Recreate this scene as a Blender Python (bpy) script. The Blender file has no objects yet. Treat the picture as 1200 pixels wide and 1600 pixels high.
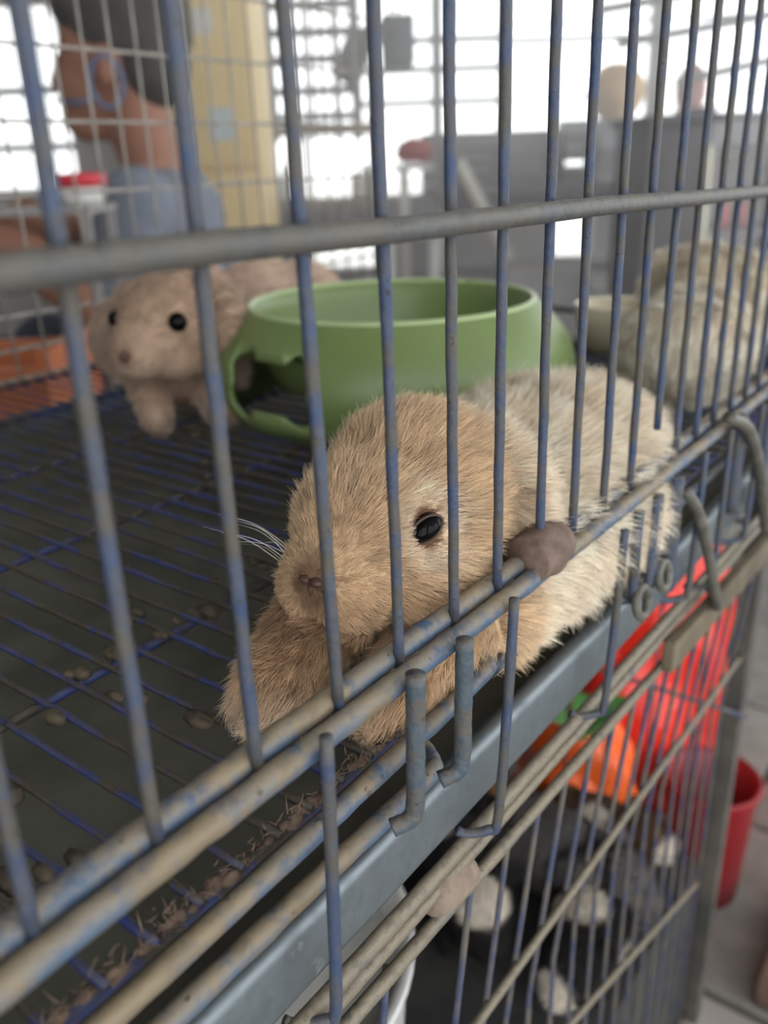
import bpy, bmesh, math, random
import numpy as np
from mathutils import Vector, Matrix, kdtree

random.seed(7)
RNG = np.random.default_rng(7)
SC = bpy.context.scene
COL = SC.collection

# ------------------------------------------------------------------ camera
def make_camera():
    pitch, yaw, roll = 0.387550734, 0.916567116, -0.0369870378
    fw = Vector((math.sin(yaw) * math.cos(pitch), math.cos(yaw) * math.cos(pitch), -math.sin(pitch)))
    r = fw.cross(Vector((0, 0, 1))).normalized()
    u = r.cross(fw)
    r2 = r * math.cos(roll) + u * math.sin(roll)
    u2 = -r * math.sin(roll) + u * math.cos(roll)
    cam = bpy.data.cameras.new('camera')
    o = bpy.data.objects.new('camera', cam)
    COL.objects.link(o)
    M = Matrix((r2, u2, -fw)).transposed().to_4x4()
    M.translation = Vector((-0.04961, -0.11177, 0.1155))
    o.matrix_world = M
    cam.sensor_fit = 'VERTICAL'
    cam.sensor_height = 36.0
    cam.lens = 1347.96 / 1600 * 36.0
    cam.clip_start = 0.005
    cam.clip_end = 100
    cam.dof.use_dof = True
    cam.dof.focus_distance = 0.234
    cam.dof.aperture_fstop = 9.5
    SC.camera = o
make_camera()

# ------------------------------------------------------------------ world, light, exposure
W = bpy.data.worlds.new('overcast_sky')
SC.world = W
W.use_nodes = True
bg = W.node_tree.nodes['Background']
bg.inputs['Color'].default_value = (0.95, 0.98, 1.0, 1)
bg.inputs['Strength'].default_value = 2.6
vs = SC.view_settings
vs.view_transform = 'Standard'
vs.look = 'None'
vs.gamma = 1.0
vs.use_curve_mapping = False
vs.exposure = 0.24

EF = Vector((0.7935, 0.6085, 0)); ER = Vector((0.6085, -0.7935, 0)); CAM = Vector((-0.04961, -0.11177, 0))
def room(d, r, z):
    """a point of the shop behind the cages: d metres in front, r to the side, z up"""
    return CAM + EF * d + ER * r + Vector((0, 0, z))
ROOM_ROT = math.atan2(EF.y, EF.x)

# ------------------------------------------------------------------ materials
def nt(name):
    m = bpy.data.materials.new(name); m.use_nodes = True
    t = m.node_tree
    return m, t, t.nodes['Principled BSDF']
def col4(c): return (c[0], c[1], c[2], 1)
def ramp(t, fac, stops):
    r = t.nodes.new('ShaderNodeValToRGB')
    el = r.color_ramp.elements
    while len(el) < len(stops): el.new(0.5)
    for e, (p, c) in zip(el, stops): e.position = p; e.color = col4(c)
    t.links.new(fac, r.inputs['Fac'])
    return r.outputs['Color']
def noise(t, scale, detail=3, rough=0.55, rnd=True, coord='Object'):
    tc = t.nodes.new('ShaderNodeTexCoord')
    n = t.nodes.new('ShaderNodeTexNoise'); n.noise_dimensions = '4D'
    n.inputs['Scale'].default_value = scale; n.inputs['Detail'].default_value = detail; n.inputs['Roughness'].default_value = rough
    t.links.new(tc.outputs[coord], n.inputs['Vector'])
    if rnd:
        oi = t.nodes.new('ShaderNodeObjectInfo'); mu = t.nodes.new('ShaderNodeMath'); mu.operation = 'MULTIPLY'; mu.inputs[1].default_value = 37.0
        t.links.new(oi.outputs['Random'], mu.inputs[0]); t.links.new(mu.outputs[0], n.inputs['W'])
    return n.outputs['Fac']
def mixc(t, fac, a, b):
    m = t.nodes.new('ShaderNodeMix'); m.data_type = 'RGBA'
    for s, v in ((0, fac), (6, a), (7, b)):
        if hasattr(v, 'is_linked'): t.links.new(v, m.inputs[s])
        else: m.inputs[s].default_value = v if s == 0 else col4(v)
    return m.outputs[2]
def bump(t, b, h, strength, dist=0.001):
    n = t.nodes.new('ShaderNodeBump'); n.inputs['Strength'].default_value = strength; n.inputs['Distance'].default_value = dist
    t.links.new(h, n.inputs['Height']); t.links.new(n.outputs['Normal'], b.inputs['Normal'])
def plain(name, c, rough=0.6, c2=None, scale=20, metal=0.0, bumpd=0, spec=0.5, coord='Object'):
    m, t, b = nt(name)
    b.inputs['Roughness'].default_value = rough; b.inputs['Metallic'].default_value = metal
    b.inputs['Specular IOR Level'].default_value = spec
    if c2 is None: b.inputs['Base Color'].default_value = col4(c)
    else:
        f = noise(t, scale, coord=coord)
        t.links.new(ramp(t, f, [(0.35, c), (0.65, c2)]), b.inputs['Base Color'])
        if bumpd: bump(t, b, f, 0.6, bumpd)
    return m
def wire_paint(name, paint, paint2, grime, dust, amount=0.5, dusty=0.6, scale=90, soft=0.06):
    """chipped wire paint with grime patches, and dust lying on what faces up"""
    m, t, b = nt(name)
    f1 = noise(t, scale, 5, 0.68); f2 = noise(t, scale * 3.1, 4, 0.65); f3 = noise(t, scale * 7, 3, 0.6)
    base = ramp(t, f2, [(0.35, paint), (0.7, paint2)])
    k = ramp(t, f1, [(amount - soft, (0, 0, 0)), (amount + soft, (1, 1, 1))])
    c = mixc(t, k, base, grime)
    ge = t.nodes.new('ShaderNodeNewGeometry'); sx = t.nodes.new('ShaderNodeSeparateXYZ')
    t.links.new(ge.outputs['Normal'], sx.inputs[0])
    mr = t.nodes.new('ShaderNodeMapRange'); mr.inputs[1].default_value = 0.0; mr.inputs[2].default_value = 0.8; mr.inputs[4].default_value = dusty
    t.links.new(sx.outputs['Z'], mr.inputs[0])
    mu = t.nodes.new('ShaderNodeMath'); mu.operation = 'MULTIPLY'
    kk = ramp(t, f2, [(0.38, (0.1, 0.1, 0.1)), (0.52, (1, 1, 1))])
    t.links.new(mr.outputs[0], mu.inputs[0]); t.links.new(kk, mu.inputs[1])
    c = mixc(t, mu.outputs[0], c, dust)
    pit = ramp(t, f3, [(0.30, (1, 1, 1)), (0.36, (0, 0, 0))])
    c = mixc(t, pit, c, tuple(v * 0.35 for v in grime))
    fl = ramp(t, f3, [(0.68, (0, 0, 0)), (0.72, (1, 1, 1))])
    c = mixc(t, fl, c, paint2)
    t.links.new(c, b.inputs['Base Color'])
    b.inputs['Roughness'].default_value = 0.55; b.inputs['Specular IOR Level'].default_value = 0.4
    bump(t, b, f2, 0.8, 0.0009)
    return m
M = {}
M['bar'] = wire_paint('worn_blue_bar_paint', (0.026, 0.044, 0.10), (0.045, 0.065, 0.11), (0.070, 0.062, 0.050), (0.115, 0.10, 0.08), 0.50, 0.5, 75, 0.10)
M['rail'] = wire_paint('dusty_rail_paint', (0.04, 0.075, 0.14), (0.085, 0.115, 0.15), (0.15, 0.118, 0.078), (0.24, 0.185, 0.115), 0.53, 0.72, 42, 0.05)
M['midrail'] = wire_paint('grey_rail_paint', (0.05, 0.056, 0.062), (0.075, 0.075, 0.072), (0.08, 0.072, 0.06), (0.105, 0.097, 0.082), 0.5, 0.7, 55, 0.1)
M['peg'] = wire_paint('peg_paint', (0.035, 0.06, 0.085), (0.07, 0.085, 0.095), (0.085, 0.07, 0.055), (0.14, 0.115, 0.085), 0.55, 0.6, 110, 0.08)
M['floorwire'] = wire_paint('blue_floor_wire_paint', (0.022, 0.038, 0.16), (0.035, 0.055, 0.18), (0.05, 0.04, 0.03), (0.085, 0.072, 0.05), 0.495, 0.55, 45, .04)
M['lowrod'] = wire_paint('brown_dusted_rod_paint', (0.085, 0.085, 0.085), (0.12, 0.11, 0.09), (0.15, 0.125, 0.09), (0.22, 0.185, 0.135), 0.42, 0.9, 80)
M['lowbar'] = wire_paint('lower_bar_paint', (0.035, 0.045, 0.11), (0.07, 0.08, 0.13), (0.12, 0.105, 0.085), (0.24, 0.21, 0.165), 0.49, 0.6, 60, 0.09)
M['hook'] = plain('dark_olive_wire', (0.06, 0.057, 0.047), 0.5, (0.12, 0.11, 0.09), 120)
def galvanised():
    m, t, b = nt('galvanised_sheet')
    f = noise(t, 55, 5, .7); g = noise(t, 400, 2, .5)
    t.links.new(ramp(t, f, [(.3, (.10, .12, .135)), (.5, (.17, .195, .21)), (.62, (.15, .17, .185)), (.72, (.34, .37, .39))]), b.inputs['Base Color'])
    b.inputs['Metallic'].default_value = .65
    t.links.new(ramp(t, f, [(.3, (.55, .55, .55)), (.7, (.35, .35, .35))]), b.inputs['Roughness'])
    bump(t, b, f, .5, .0006); return m
M['galv'] = galvanised()
M['traybed'] = plain('droppings_tray_bed', (0.075, 0.072, 0.055), 0.9, (0.125, 0.12, 0.095), 30, 0, 0.001)
M['sleeve'] = plain('brown_tape', (0.085, 0.052, 0.038), 0.75, (0.16, 0.105, 0.08), 150, 0, 0.001)
M['sleeve2'] = plain('pale_brown_tape', (0.17, 0.12, 0.09), 0.8, (0.26, 0.20, 0.15), 150, 0, 0.0006)
M['gunk'] = plain('dried_dung', (0.03, 0.025, 0.018), 0.8, (0.10, 0.075, 0.045), 200)
M['debris'] = plain('shed_fur_and_straw', (0.10, 0.065, 0.045), 0.9, (0.24, 0.165, 0.12), 200)
M['eye'] = plain('dark_eye', (0.004, 0.003, 0.003), 0.06, spec=0.12)
M['lid'] = plain('eyelid_skin', (0.06, 0.035, 0.025), 0.6)
M['nose'] = plain('rabbit_nose', (0.05, 0.025, 0.018), 0.5, (0.10, 0.05, 0.035), 500)
M['whisker'] = plain('whisker_white', (0.8, 0.75, 0.66), 0.4)
M['green'] = plain('green_plastic', (0.15, 0.215, 0.072), 0.36, (0.175, 0.24, 0.085), 9)
M['cream_dish'] = plain('cream_glaze', (0.62, 0.55, 0.40), 0.3)
M['white_plastic'] = plain('white_plastic', (0.74, 0.73, 0.71), 0.4, (0.62, 0.61, 0.58), 12)
M['wood_batten'] = plain('grimy_wood', (0.07, 0.055, 0.035), 0.8, (0.14, 0.11, 0.07), 40)
M['tile'] = plain('concrete_tile', (0.16, 0.155, 0.14), 0.85, (0.225, 0.217, 0.195), 30, 0, 0.001)
M['tilejoint'] = plain('dark_joint', (0.11, 0.095, 0.075), 0.95)
M['post'] = plain('dark_cage_post', (0.05, 0.045, 0.04), 0.7, (0.12, 0.10, 0.08), 25)
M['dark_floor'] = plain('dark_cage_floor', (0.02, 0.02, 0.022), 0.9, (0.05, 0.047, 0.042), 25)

# ------------------------------------------------------------------ mesh helpers
def mesh_obj(name, verts, faces, mat, parent=None, smooth=True, kind=None):
    me = bpy.data.meshes.new(name)
    me.from_pydata([tuple(v) for v in verts], [], faces)
    me.update()
    if smooth: me.shade_smooth()
    return add(name, me, mat, parent, kind)
def add(name, me, mat, parent=None, kind=None):
    if mat is not None and not me.materials: me.materials.append(mat)
    o = bpy.data.objects.new(name, me)
    COL.objects.link(o)
    if parent is not None: attach(o, parent)
    if kind: o['kind'] = kind
    return o
def world_loc(o):
    p = Vector(o.location)
    while o.parent is not None:
        o = o.parent; p += Vector(o.location)
    return p
def attach(o, parent):
    """parent a mesh whose coordinates are the world's"""
    o.parent = parent
    o.location = Vector(o.location) - world_loc(parent)
def thing(name, label, cat, loc, group=None):
    o = bpy.data.objects.new(name, None)
    COL.objects.link(o)
    o.empty_display_size = 0.02
    o.location = loc
    return tag(o, label, cat, group)
def tag(o, label, cat, group=None):
    o['label'] = label; o['category'] = cat
    if group: o['group'] = group
    return o
def tube_vf(pts, rad, sides=10, jitter=0.0, cap=True):
    pts = [Vector(p) for p in pts]; n = len(pts)
    rs = rad if isinstance(rad, (list, tuple)) else [rad] * n
    V, F = [], []
    ref = None
    for i, p in enumerate(pts):
        d = (pts[min(i + 1, n - 1)] - pts[max(i - 1, 0)]).normalized()
        if ref is None:
            ref = Vector((0, 0, 1)) if abs(d.z) < 0.9 else Vector((1, 0, 0))
        a = (ref - d * ref.dot(d)).normalized(); ref = a
        b = d.cross(a)
        r = rs[i] * (1 + random.uniform(-jitter, jitter))
        for k in range(sides):
            t = 2 * math.pi * k / sides
            V.append(p + (a * math.cos(t) + b * math.sin(t)) * r)
    for i in range(n - 1):
        for k in range(sides):
            k2 = (k + 1) % sides
            F.append((i * sides + k, i * sides + k2, (i + 1) * sides + k2, (i + 1) * sides + k))
    if cap:
        F.append(tuple(reversed(range(sides)))); F.append(tuple((n - 1) * sides + k for k in range(sides)))
    return V, F
def densify(pts, step, wob=0.0):
    out = []
    for a, b in zip(pts[:-1], pts[1:]):
        a = Vector(a); b = Vector(b); n = max(1, int((b - a).length / step))
        for k in range(n):
            w = Vector((random.uniform(-wob, wob), random.uniform(-wob, wob), random.uniform(-wob, wob))) if (k or out) else Vector()
            out.append(a.lerp(b, k / n) + w)
    out.append(Vector(pts[-1]))
    return out
def tube(name, pts, rad, mat, parent=None, sides=10, jitter=0.05, step=0.012, wob=0.0, kind=None):
    V, F = tube_vf(densify(pts, step, wob), rad, sides, jitter)
    return mesh_obj(name, V, F, mat, parent, kind=kind)
def bend(pts, n=5):
    """round the corners of a polyline (Catmull-Rom)"""
    P = [Vector(p) for p in pts]; P = [P[0] * 2 - P[1]] + P + [P[-1] * 2 - P[-2]]
    out = []
    for i in range(1, len(P) - 2):
        for k in range(n):
            t = k / n
            a, b, c, d = P[i - 1], P[i], P[i + 1], P[i + 2]
            out.append(0.5 * ((2 * b) + (c - a) * t + (2 * a - 5 * b + 4 * c - d) * t * t + (-a + 3 * b - 3 * c + d) * t ** 3))
    out.append(P[-2])
    return out
def merge(parts):
    V, F = [], []
    for v, f in parts:
        k = len(V); V += list(v); F += [tuple(i + k for i in q) for q in f]
    return V, F
def box_vf(lo, hi):
    (a, b, c), (d, e, f) = lo, hi
    V = [(a, b, c), (d, b, c), (d, e, c), (a, e, c), (a, b, f), (d, b, f), (d, e, f), (a, e, f)]
    return [Vector(v) for v in V], [(0, 3, 2, 1), (4, 5, 6, 7), (0, 1, 5, 4), (1, 2, 6, 5), (2, 3, 7, 6), (3, 0, 4, 7)]
def bevel_mesh(V, F, w, seg=2):
    bm = bmesh.new()
    vs_ = [bm.verts.new(v) for v in V]
    for f in F: bm.faces.new([vs_[i] for i in f])
    bmesh.ops.bevel(bm, geom=list(bm.edges), offset=w, segments=seg, affect='EDGES', profile=0.6)
    me = bpy.data.meshes.new('box'); bm.to_mesh(me); bm.free()
    me.shade_smooth() if seg > 1 else None
    return me
def box(name, lo, hi, mat, parent=None, bev=0.0, kind=None):
    V, F = box_vf(lo, hi)
    if bev:
        me = bevel_mesh(V, F, bev); me.name = name
        return add(name, me, mat, parent, kind)
    return mesh_obj(name, V, F, mat, parent, smooth=False, kind=kind)
def rbox(name, d0, d1, r0, r1, z0, z1, mat, parent=None, bev=0.0, kind=None):
    """a box square to the shop"""
    V, F = box_vf((d0, r0, z0), (d1, r1, z1))
    V = [room(*v) for v in V]; F = [tuple(reversed(f)) for f in F]
    if bev:
        me = bevel_mesh(V, F, bev); me.name = name
        return add(name, me, mat, parent, kind)
    return mesh_obj(name, V, F, mat, parent, smooth=False, kind=kind)
def lathe_vf(prof, c, seg=48, close=False):
    V, F = [], []
    n = len(prof)
    for i, (r, z) in enumerate(prof):
        for k in range(seg):
            t = 2 * math.pi * k / seg
            V.append(Vector((c[0] + r * math.cos(t), c[1] + r * math.sin(t), c[2] + z)))
    for i in range(n if close else n - 1):
        j = (i + 1) % n
        for k in range(seg):
            k2 = (k + 1) % seg
            F.append((i * seg + k, i * seg + k2, j * seg + k2, j * seg + k))
    return V, F

# ---- one continuous organic mesh grown from overlapping ellipsoids
def ell(c, r, rot=(0, 0, 0)): return (Vector(c), Vector(r), rot)
def chain(pts, n=6):
    """a tapering limb: [(point, radius), ...]"""
    out = []
    for (a, ra), (b, rb) in zip(pts[:-1], pts[1:]):
        a = Vector(a); b = Vector(b)
        for k in range(n + 1):
            t = k / n; r = ra + (rb - ra) * t
            out.append(ell(a.lerp(b, t), (r, r, r)))
    return out
def blob_mesh(name, ells, voxel, smooth=6):
    bm = bmesh.new()
    for c, r, rot in ells:
        from mathutils import Euler
        mx = Matrix.Translation(c) @ Euler(rot).to_matrix().to_4x4() @ Matrix.Diagonal((r[0], r[1], r[2], 1))
        bmesh.ops.create_icosphere(bm, subdivisions=3, radius=1.0, matrix=mx)
    me = bpy.data.meshes.new(name + '_raw'); bm.to_mesh(me); bm.free()
    o = bpy.data.objects.new('tmp', me); COL.objects.link(o)
    rm = o.modifiers.new('r', 'REMESH'); rm.mode = 'VOXEL'; rm.voxel_size = voxel
    sm = o.modifiers.new('s', 'SMOOTH'); sm.factor = 0.5; sm.iterations = smooth
    dg = bpy.context.evaluated_depsgraph_get()
    out = bpy.data.meshes.new_from_object(o.evaluated_get(dg)); out.name = name
    bpy.data.objects.remove(o); bpy.data.meshes.remove(me)
    out.shade_smooth()
    return out
def mesh_arrays(me):
    n = len(me.vertices); co = np.empty(n * 3, np.float32); me.vertices.foreach_get('co', co); co = co.reshape(-1, 3)
    no = np.empty(n * 3, np.float32); me.vertices.foreach_get('normal', no); no = no.reshape(-1, 3)
    me.calc_loop_triangles(); k = len(me.loop_triangles); tr = np.empty(k * 3, np.int32); me.loop_triangles.foreach_get('vertices', tr)
    return co, no, tr.reshape(-1, 3)
def unit(v): return v / np.maximum(np.linalg.norm(v, axis=-1, keepdims=True), 1e-9)
def paint(me, colfn):
    co, no, tr = mesh_arrays(me)
    a = me.attributes.new('fur_color', 'FLOAT_COLOR', 'POINT')
    c = np.ones((len(co), 4), np.float32); c[:, :3] = colfn(co.astype(float), no)
    a.data.foreach_set('color', c.ravel())
HAIRX = 1
def fur(name, me, count, lenfn, flowfn, colfn, mat, parent, keep=None, lift=0.45, clump=0.5, nclump=2500, r0=0.00011, K=6, jit=0.22, grav=0.15):
    co, no, tr = mesh_arrays(me)
    A, B, C = co[tr[:, 0]], co[tr[:, 1]], co[tr[:, 2]]
    ar = np.linalg.norm(np.cross(B - A, C - A), axis=1)
    pick = RNG.choice(len(tr), count, p=ar / ar.sum())
    u = RNG.random((count, 2)); s = u.sum(1) > 1; u[s] = 1 - u[s]
    w = np.stack([1 - u.sum(1), u[:, 0], u[:, 1]], 1)[:, :, None]
    P = (co[tr[pick]] * w).sum(1).astype(float); N = unit((no[tr[pick]] * w).sum(1)).astype(float)
    if keep is not None:
        k = keep(P, N); P, N = P[k], N[k]
    n = len(P)
    T = flowfn(P, N); T = unit(T - N * (T * N).sum(1, keepdims=True))
    J = RNG.normal(0, jit, (n, 3))
    L = lenfn(P, N) * RNG.uniform(0.7, 1.15, n)
    lf = lift * RNG.uniform(0.5, 1.5, n)
    D0 = unit(T + N * (lf * 1.5)[:, None] + J * 0.6); D1 = unit(T + N * (lf * 0.55)[:, None] + J + np.array([0, 0, -grav]))
    s = np.linspace(0, 1, K)
    X = np.empty((n, K, 3)); X[:, 0] = P - N * 0.0004
    for k in range(1, K):
        q = s[k]; X[:, k] = X[:, k - 1] + unit(D0 * (1 - q) + D1 * q) * (L / (K - 1))[:, None]
    tint = np.zeros(n)
    if clump > 0 and nclump:
        ids = RNG.choice(n, min(nclump, n), replace=False)
        kd = kdtree.KDTree(len(ids))
        for j, i in enumerate(ids): kd.insert(P[i], j)
        kd.balance()
        nb = np.array([kd.find(p)[1] for p in P]); cl = X[ids][nb]
        tint = (RNG.normal(0, 1, len(ids)) * .11)[nb]
        wgt = (s ** 1.6)[None, :, None] * (clump * RNG.uniform(0.2, 1.0, n))[:, None, None]
        X = X * (1 - wgt) + cl * wgt
    hc = bpy.data.hair_curves.new(name); hc.add_curves([K] * n)
    hc.attributes['position'].data.foreach_set('vector', X.astype(np.float32).ravel())
    ra = hc.attributes.get('radius') or hc.attributes.new('radius', 'FLOAT', 'POINT')
    R = (r0 * (1 - 0.85 * s ** 1.5))[None, :] * RNG.uniform(0.7, 1.2, n)[:, None]
    ra.data.foreach_set('value', R.astype(np.float32).ravel())
    ca = hc.attributes.new('fur_color', 'FLOAT_COLOR', 'CURVE')
    c = np.ones((n, 4), np.float32); c[:, :3] = np.clip(colfn(P, N) * (RNG.uniform(0.78, 1.2, n) * (1 + tint))[:, None], 0, 0.95)
    ca.data.foreach_set('color', c.ravel())
    hc.materials.append(mat)
    o = bpy.data.objects.new(name, hc); COL.objects.link(o); o['kind'] = 'stuff'
    attach(o, parent)
    return o
def fur_mats():
    m, t, b = nt('fur_strands')
    at = t.nodes.new('ShaderNodeAttribute'); at.attribute_name = 'fur_color'
    hi = t.nodes.new('ShaderNodeHairInfo')
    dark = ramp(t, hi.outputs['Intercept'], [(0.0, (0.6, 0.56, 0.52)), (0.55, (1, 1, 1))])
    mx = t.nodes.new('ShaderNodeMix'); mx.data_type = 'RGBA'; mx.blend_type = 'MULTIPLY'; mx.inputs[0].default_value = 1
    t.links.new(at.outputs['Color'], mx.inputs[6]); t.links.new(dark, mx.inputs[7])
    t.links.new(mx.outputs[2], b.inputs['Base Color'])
    b.inputs['Roughness'].default_value = 0.55; b.inputs['Specular IOR Level'].default_value = 0.25
    tr = t.nodes.new('ShaderNodeBsdfTranslucent'); t.links.new(mx.outputs[2], tr.inputs['Color'])
    ms = t.nodes.new('ShaderNodeMixShader'); ms.inputs[0].default_value = 0.3
    out = t.nodes['Material Output']
    t.links.new(b.outputs[0], ms.inputs[1]); t.links.new(tr.outputs[0], ms.inputs[2]); t.links.new(ms.outputs[0], out.inputs['Surface'])
    s, t2, b2 = nt('fur_undercoat')
    at2 = t2.nodes.new('ShaderNodeAttribute'); at2.attribute_name = 'fur_color'
    mx2 = t2.nodes.new('ShaderNodeMix'); mx2.data_type = 'RGBA'; mx2.blend_type = 'MULTIPLY'; mx2.inputs[0].default_value = 1
    mx2.inputs[7].default_value = (0.72, 0.68, 0.64, 1)
    t2.links.new(at2.outputs['Color'], mx2.inputs[6]); t2.links.new(mx2.outputs[2], b2.inputs['Base Color'])
    b2.inputs['Roughness'].default_value = 0.9; b2.inputs['Specular IOR Level'].default_value = 0.1
    return m, s
FUR, SKIN = fur_mats()
def lerpc(a, b, t): return np.asarray(a)[None, :] * (1 - t[:, None]) + np.asarray(b)[None, :] * t[:, None]
def sstep(a, b, x): t = np.clip((x - a) / (b - a), 0, 1); return t * t * (3 - 2 * t)

# ================================================================== ROOM SHELL
def build_room():
    conc = plain('shop_floor', (0.30, 0.29, 0.27), 0.9, (0.4, 0.38, 0.35), 3)
    wallm = plain('shop_wall', (0.42, 0.40, 0.39), 0.9, (0.5, 0.47, 0.45), 2)
    dkm = plain('back_counter_wall', (0.22, 0.20, 0.20), 0.8, (0.30, 0.28, 0.27), 3)
    frame = plain('steel_frame', (0.34, 0.34, 0.33), 0.6)
    ceil = plain('shop_ceiling', (0.5, 0.49, 0.47), 0.9)
    rbox('floor', -1.5, 4.6, -2.6, 3.0, -0.65, -0.6, conc, kind='structure')
    rbox('ceiling', -1.5, 4.9, -2.6, 3.0, 1.75, 1.8, ceil, kind='structure')
    rbox('ground', 4.7, 40, -25, 25, -0.8, -0.7, plain('sunlit_yard', (0.75, 0.74, 0.7), 0.9), kind='structure')
    w = rbox('wall_back', 4.0, 4.12, 0.22, 0.80, -0.6, 0.21, dkm, kind='structure')
    rbox('wall_section', 4.0, 4.12, 0.98, 3.0, -0.6, 0.235, dkm, w, kind='structure')
    rbox('wall_section', 4.0, 4.12, -1.26, -0.46, -0.6, 1.75, wallm, w, kind='structure')
    rbox('wall_section', 4.0, 4.12, -2.6, -1.26, -0.6, 0.05, wallm, w, kind='structure')
    rbox('wall_section', 4.0, 4.12, -2.6, -1.26, 0.75, 1.75, wallm, w, kind='structure')
    for z in (.20, .42): rbox('window_frame', 4.05, 4.08, -2.6, -1.26, z, z + .03, frame, w, kind='structure')
    rbox('wall_section', 4.0, 4.12, -0.46, 0.22, -0.6, -0.335, dkm, w, kind='structure')
    rbox('wall_section', 4.0, 4.12, -0.46, 0.22, -0.215, -0.03, dkm, w, kind='structure')
    rbox('wall_section', 4.0, 4.12, -0.46, -0.28, -0.335, -0.215, dkm, w, kind='structure'); rbox('wall_section', 4.0, 4.12, 0.02, 0.22, -0.335, -0.215, dkm, w, kind='structure')
    rbox('wall_left', -1.5, 4.6, -2.7, -2.6, -0.6, 1.75, wallm, kind='structure')
    rbox('light_block_wall', -1.5, -1.4, -2.6, -0.9, -0.6, 1.75, wallm, kind='structure')  # unseen wall added behind the camera to hold back front light
    # the open window wall: mullions and rails against the sky
    win = bpy.data.objects.new('window_1', None); COL.objects.link(win); win.location = room(4.05, 0.6, 0.2)
    win['kind'] = 'structure'
    def bar(d, r0, r1, z0, z1): return rbox('window_frame', d, d + 0.03, r0, r1, z0, z1, frame, win, kind='structure')
    for r in (-0.05, 0.29, 0.57): bar(4.04, r - 0.022, r + 0.022, 0.2, 1.75)
    bar(4.04, 1.18, 1.24, 0.2, 1.75); bar(4.04, 2.2, 2.26, 0.2, 1.75)
    for z in (0.30, 0.40, 0.52, 0.62, .72): bar(4.07, -0.46, -0.05, z - 0.02, z + 0.012)
    for r in (-.40, -.31, -.24, -.14): bar(4.06, r - .009, r + .009, .2, 1.75)
    for z in (0.335, 0.46, 0.57): bar(4.06, -0.05, 0.57, z - 0.012, z + 0.012)
    bar(4.06, 0.57, 0.95, 0.335 - 0.006, 0.345)
    bar(4.06, 0.57, 1.2, 0.545, 0.565)
    bar(4.06, 0.57, 3.0, 0.61, 0.625)
    sill = rbox('window_sill', 3.9, 4.02, 0.8, 3.0, 0.12, 0.24, plain('grey_sill', (0.3, 0.3, 0.31), 0.7), win, kind='structure')
    # sloping roof beams beyond the window, seen at the upper right
    for z0, z1, r0 in ((0.50, 0.60, 0.98), (0.62, 0.70, 0.9), (0.36, 0.47, 1.22)):
        V, F = tube_vf([room(3.8, r0, z0), room(3.8, 2.4, z1 + 0.1)], 0.017, 8)
        b = mesh_obj('window_frame', V, F, frame, win, kind='structure')
build_room()

# ================================================================== UPPER CAGE
FLOOR_Z = -0.030
cage = thing('rabbit_cage', 'blue painted wire rabbit cage with grimy wire floor, holding the rabbits', 'cage', (0.2, 0.24, FLOOR_Z))
BOT = {0: -.0025, 1: -.0018, 2: -.0005, 3: .0012, 4: .0002, 5: .001, 7: .001, 8: 0.0}
TOPX = {1: -.0012, 2: -.0008, 3: -.0008, 4: -.0009, 5: 0.0, 6: -.0008, 7: 0, 8: -.0008}
def front_bars():
    for i in range(-2, 31):
        x0 = 0.025 * i + BOT.get(i, random.uniform(-.0008, .0008)); x1 = 0.025 * i + TOPX.get(i, random.uniform(-.0008, .0008))
        zb = 0.0
        if i == 11: zb = 0.018
        P = [(x0, 0, zb - 0.0012 - .016 * max(0, min(x0, .2))), ((x0 + x1) / 2 + random.uniform(-.0004, .0004), 0, 0.06), (x1, 0, 0.104), (x1 + (x1 - x0) * 1.2, 0, 0.25), (x1 + (x1 - x0) * 1.5, 0, 0.36)]
        tube('bar', P, 0.00145, M['bar'], cage, 10, 0.06, 0.008, 0.00012)
front_bars()
tube('middle_rail', [(-.2, -.0042, .1045), (.05, -.0042, .1035), (.1, -.0042, .1022), (.2, -.0042, .101), (.3, -.0042, .0985), (.4, -.0042, .0965), (.76, -.0042, .094)], 0.0027, M['midrail'], cage, 14, 0.03, 0.006)
tube('top_rail', [(-.2, -.0042, .36), (.76, -.0042, .36)], 0.0027, M['midrail'], cage, 12)
tube('bottom_rail', [(-.2, .0031, .0016), (.03, .0031, .0002), (.1, .0031, -.0013), (.165, .0031, -.0028), (.3, .0031, -.0040), (.76, .0031, -.0028)], 0.0031, M['rail'], cage, 14, 0.05, 0.005, 0.00012)
tube('flap_rail', [(-.2, -.0029, -.0008), (.03, -.0029, -.0024), (.1, -.0029, -.0040), (.165, -.0029, -.0054), (.30, -.0029, -.0066), (.76, -.0029, -.0052)], 0.0030, M['rail'], cage, 14, 0.05, 0.005, 0.00012)
tube('base_rail', bend([(-.2, .0005, -.0305), (-.05, .0005, -.0305), (.05, .0005, -.0305), (.138, .001, -.0292), (.149, .004, -.029), (.153, .012, -.029)]), 0.0027, M['rail'], cage, 12, 0.06, 0.005)
tube('base_rail', bend([(-.2, .002, -.0450), (-.05, .002, -.0455), (.06, .002, -.0468), (.112, .002, -.048), (.121, .005, -.048), (.126, .014, -.048)]), 0.0028, M['rail'], cage, 12, 0.07, 0.005)
tube('base_rail', [(.155, .004, -.034), (.35, .003, -.034), (.76, .003, -.034)], 0.0024, M['bar'], cage, 10)
# thick hooked pegs
for xa, za, zb in ((0.0948, 0.0008, -0.0425), (0.1172, -0.0008, -0.0425)):
    p = [(xa, -.0088, za), (xa - .0008, -.0088, (za + zb) / 2), (xa - .0014, -.0088, zb + .006), (xa - .0028, -.0082, zb + .0012), (xa - .0068, -.005, zb - .0006)]
    tube('hook_peg', bend(p, 8), 0.00248, M['peg'], cage, 16, 0.05, 0.0035)
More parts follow.
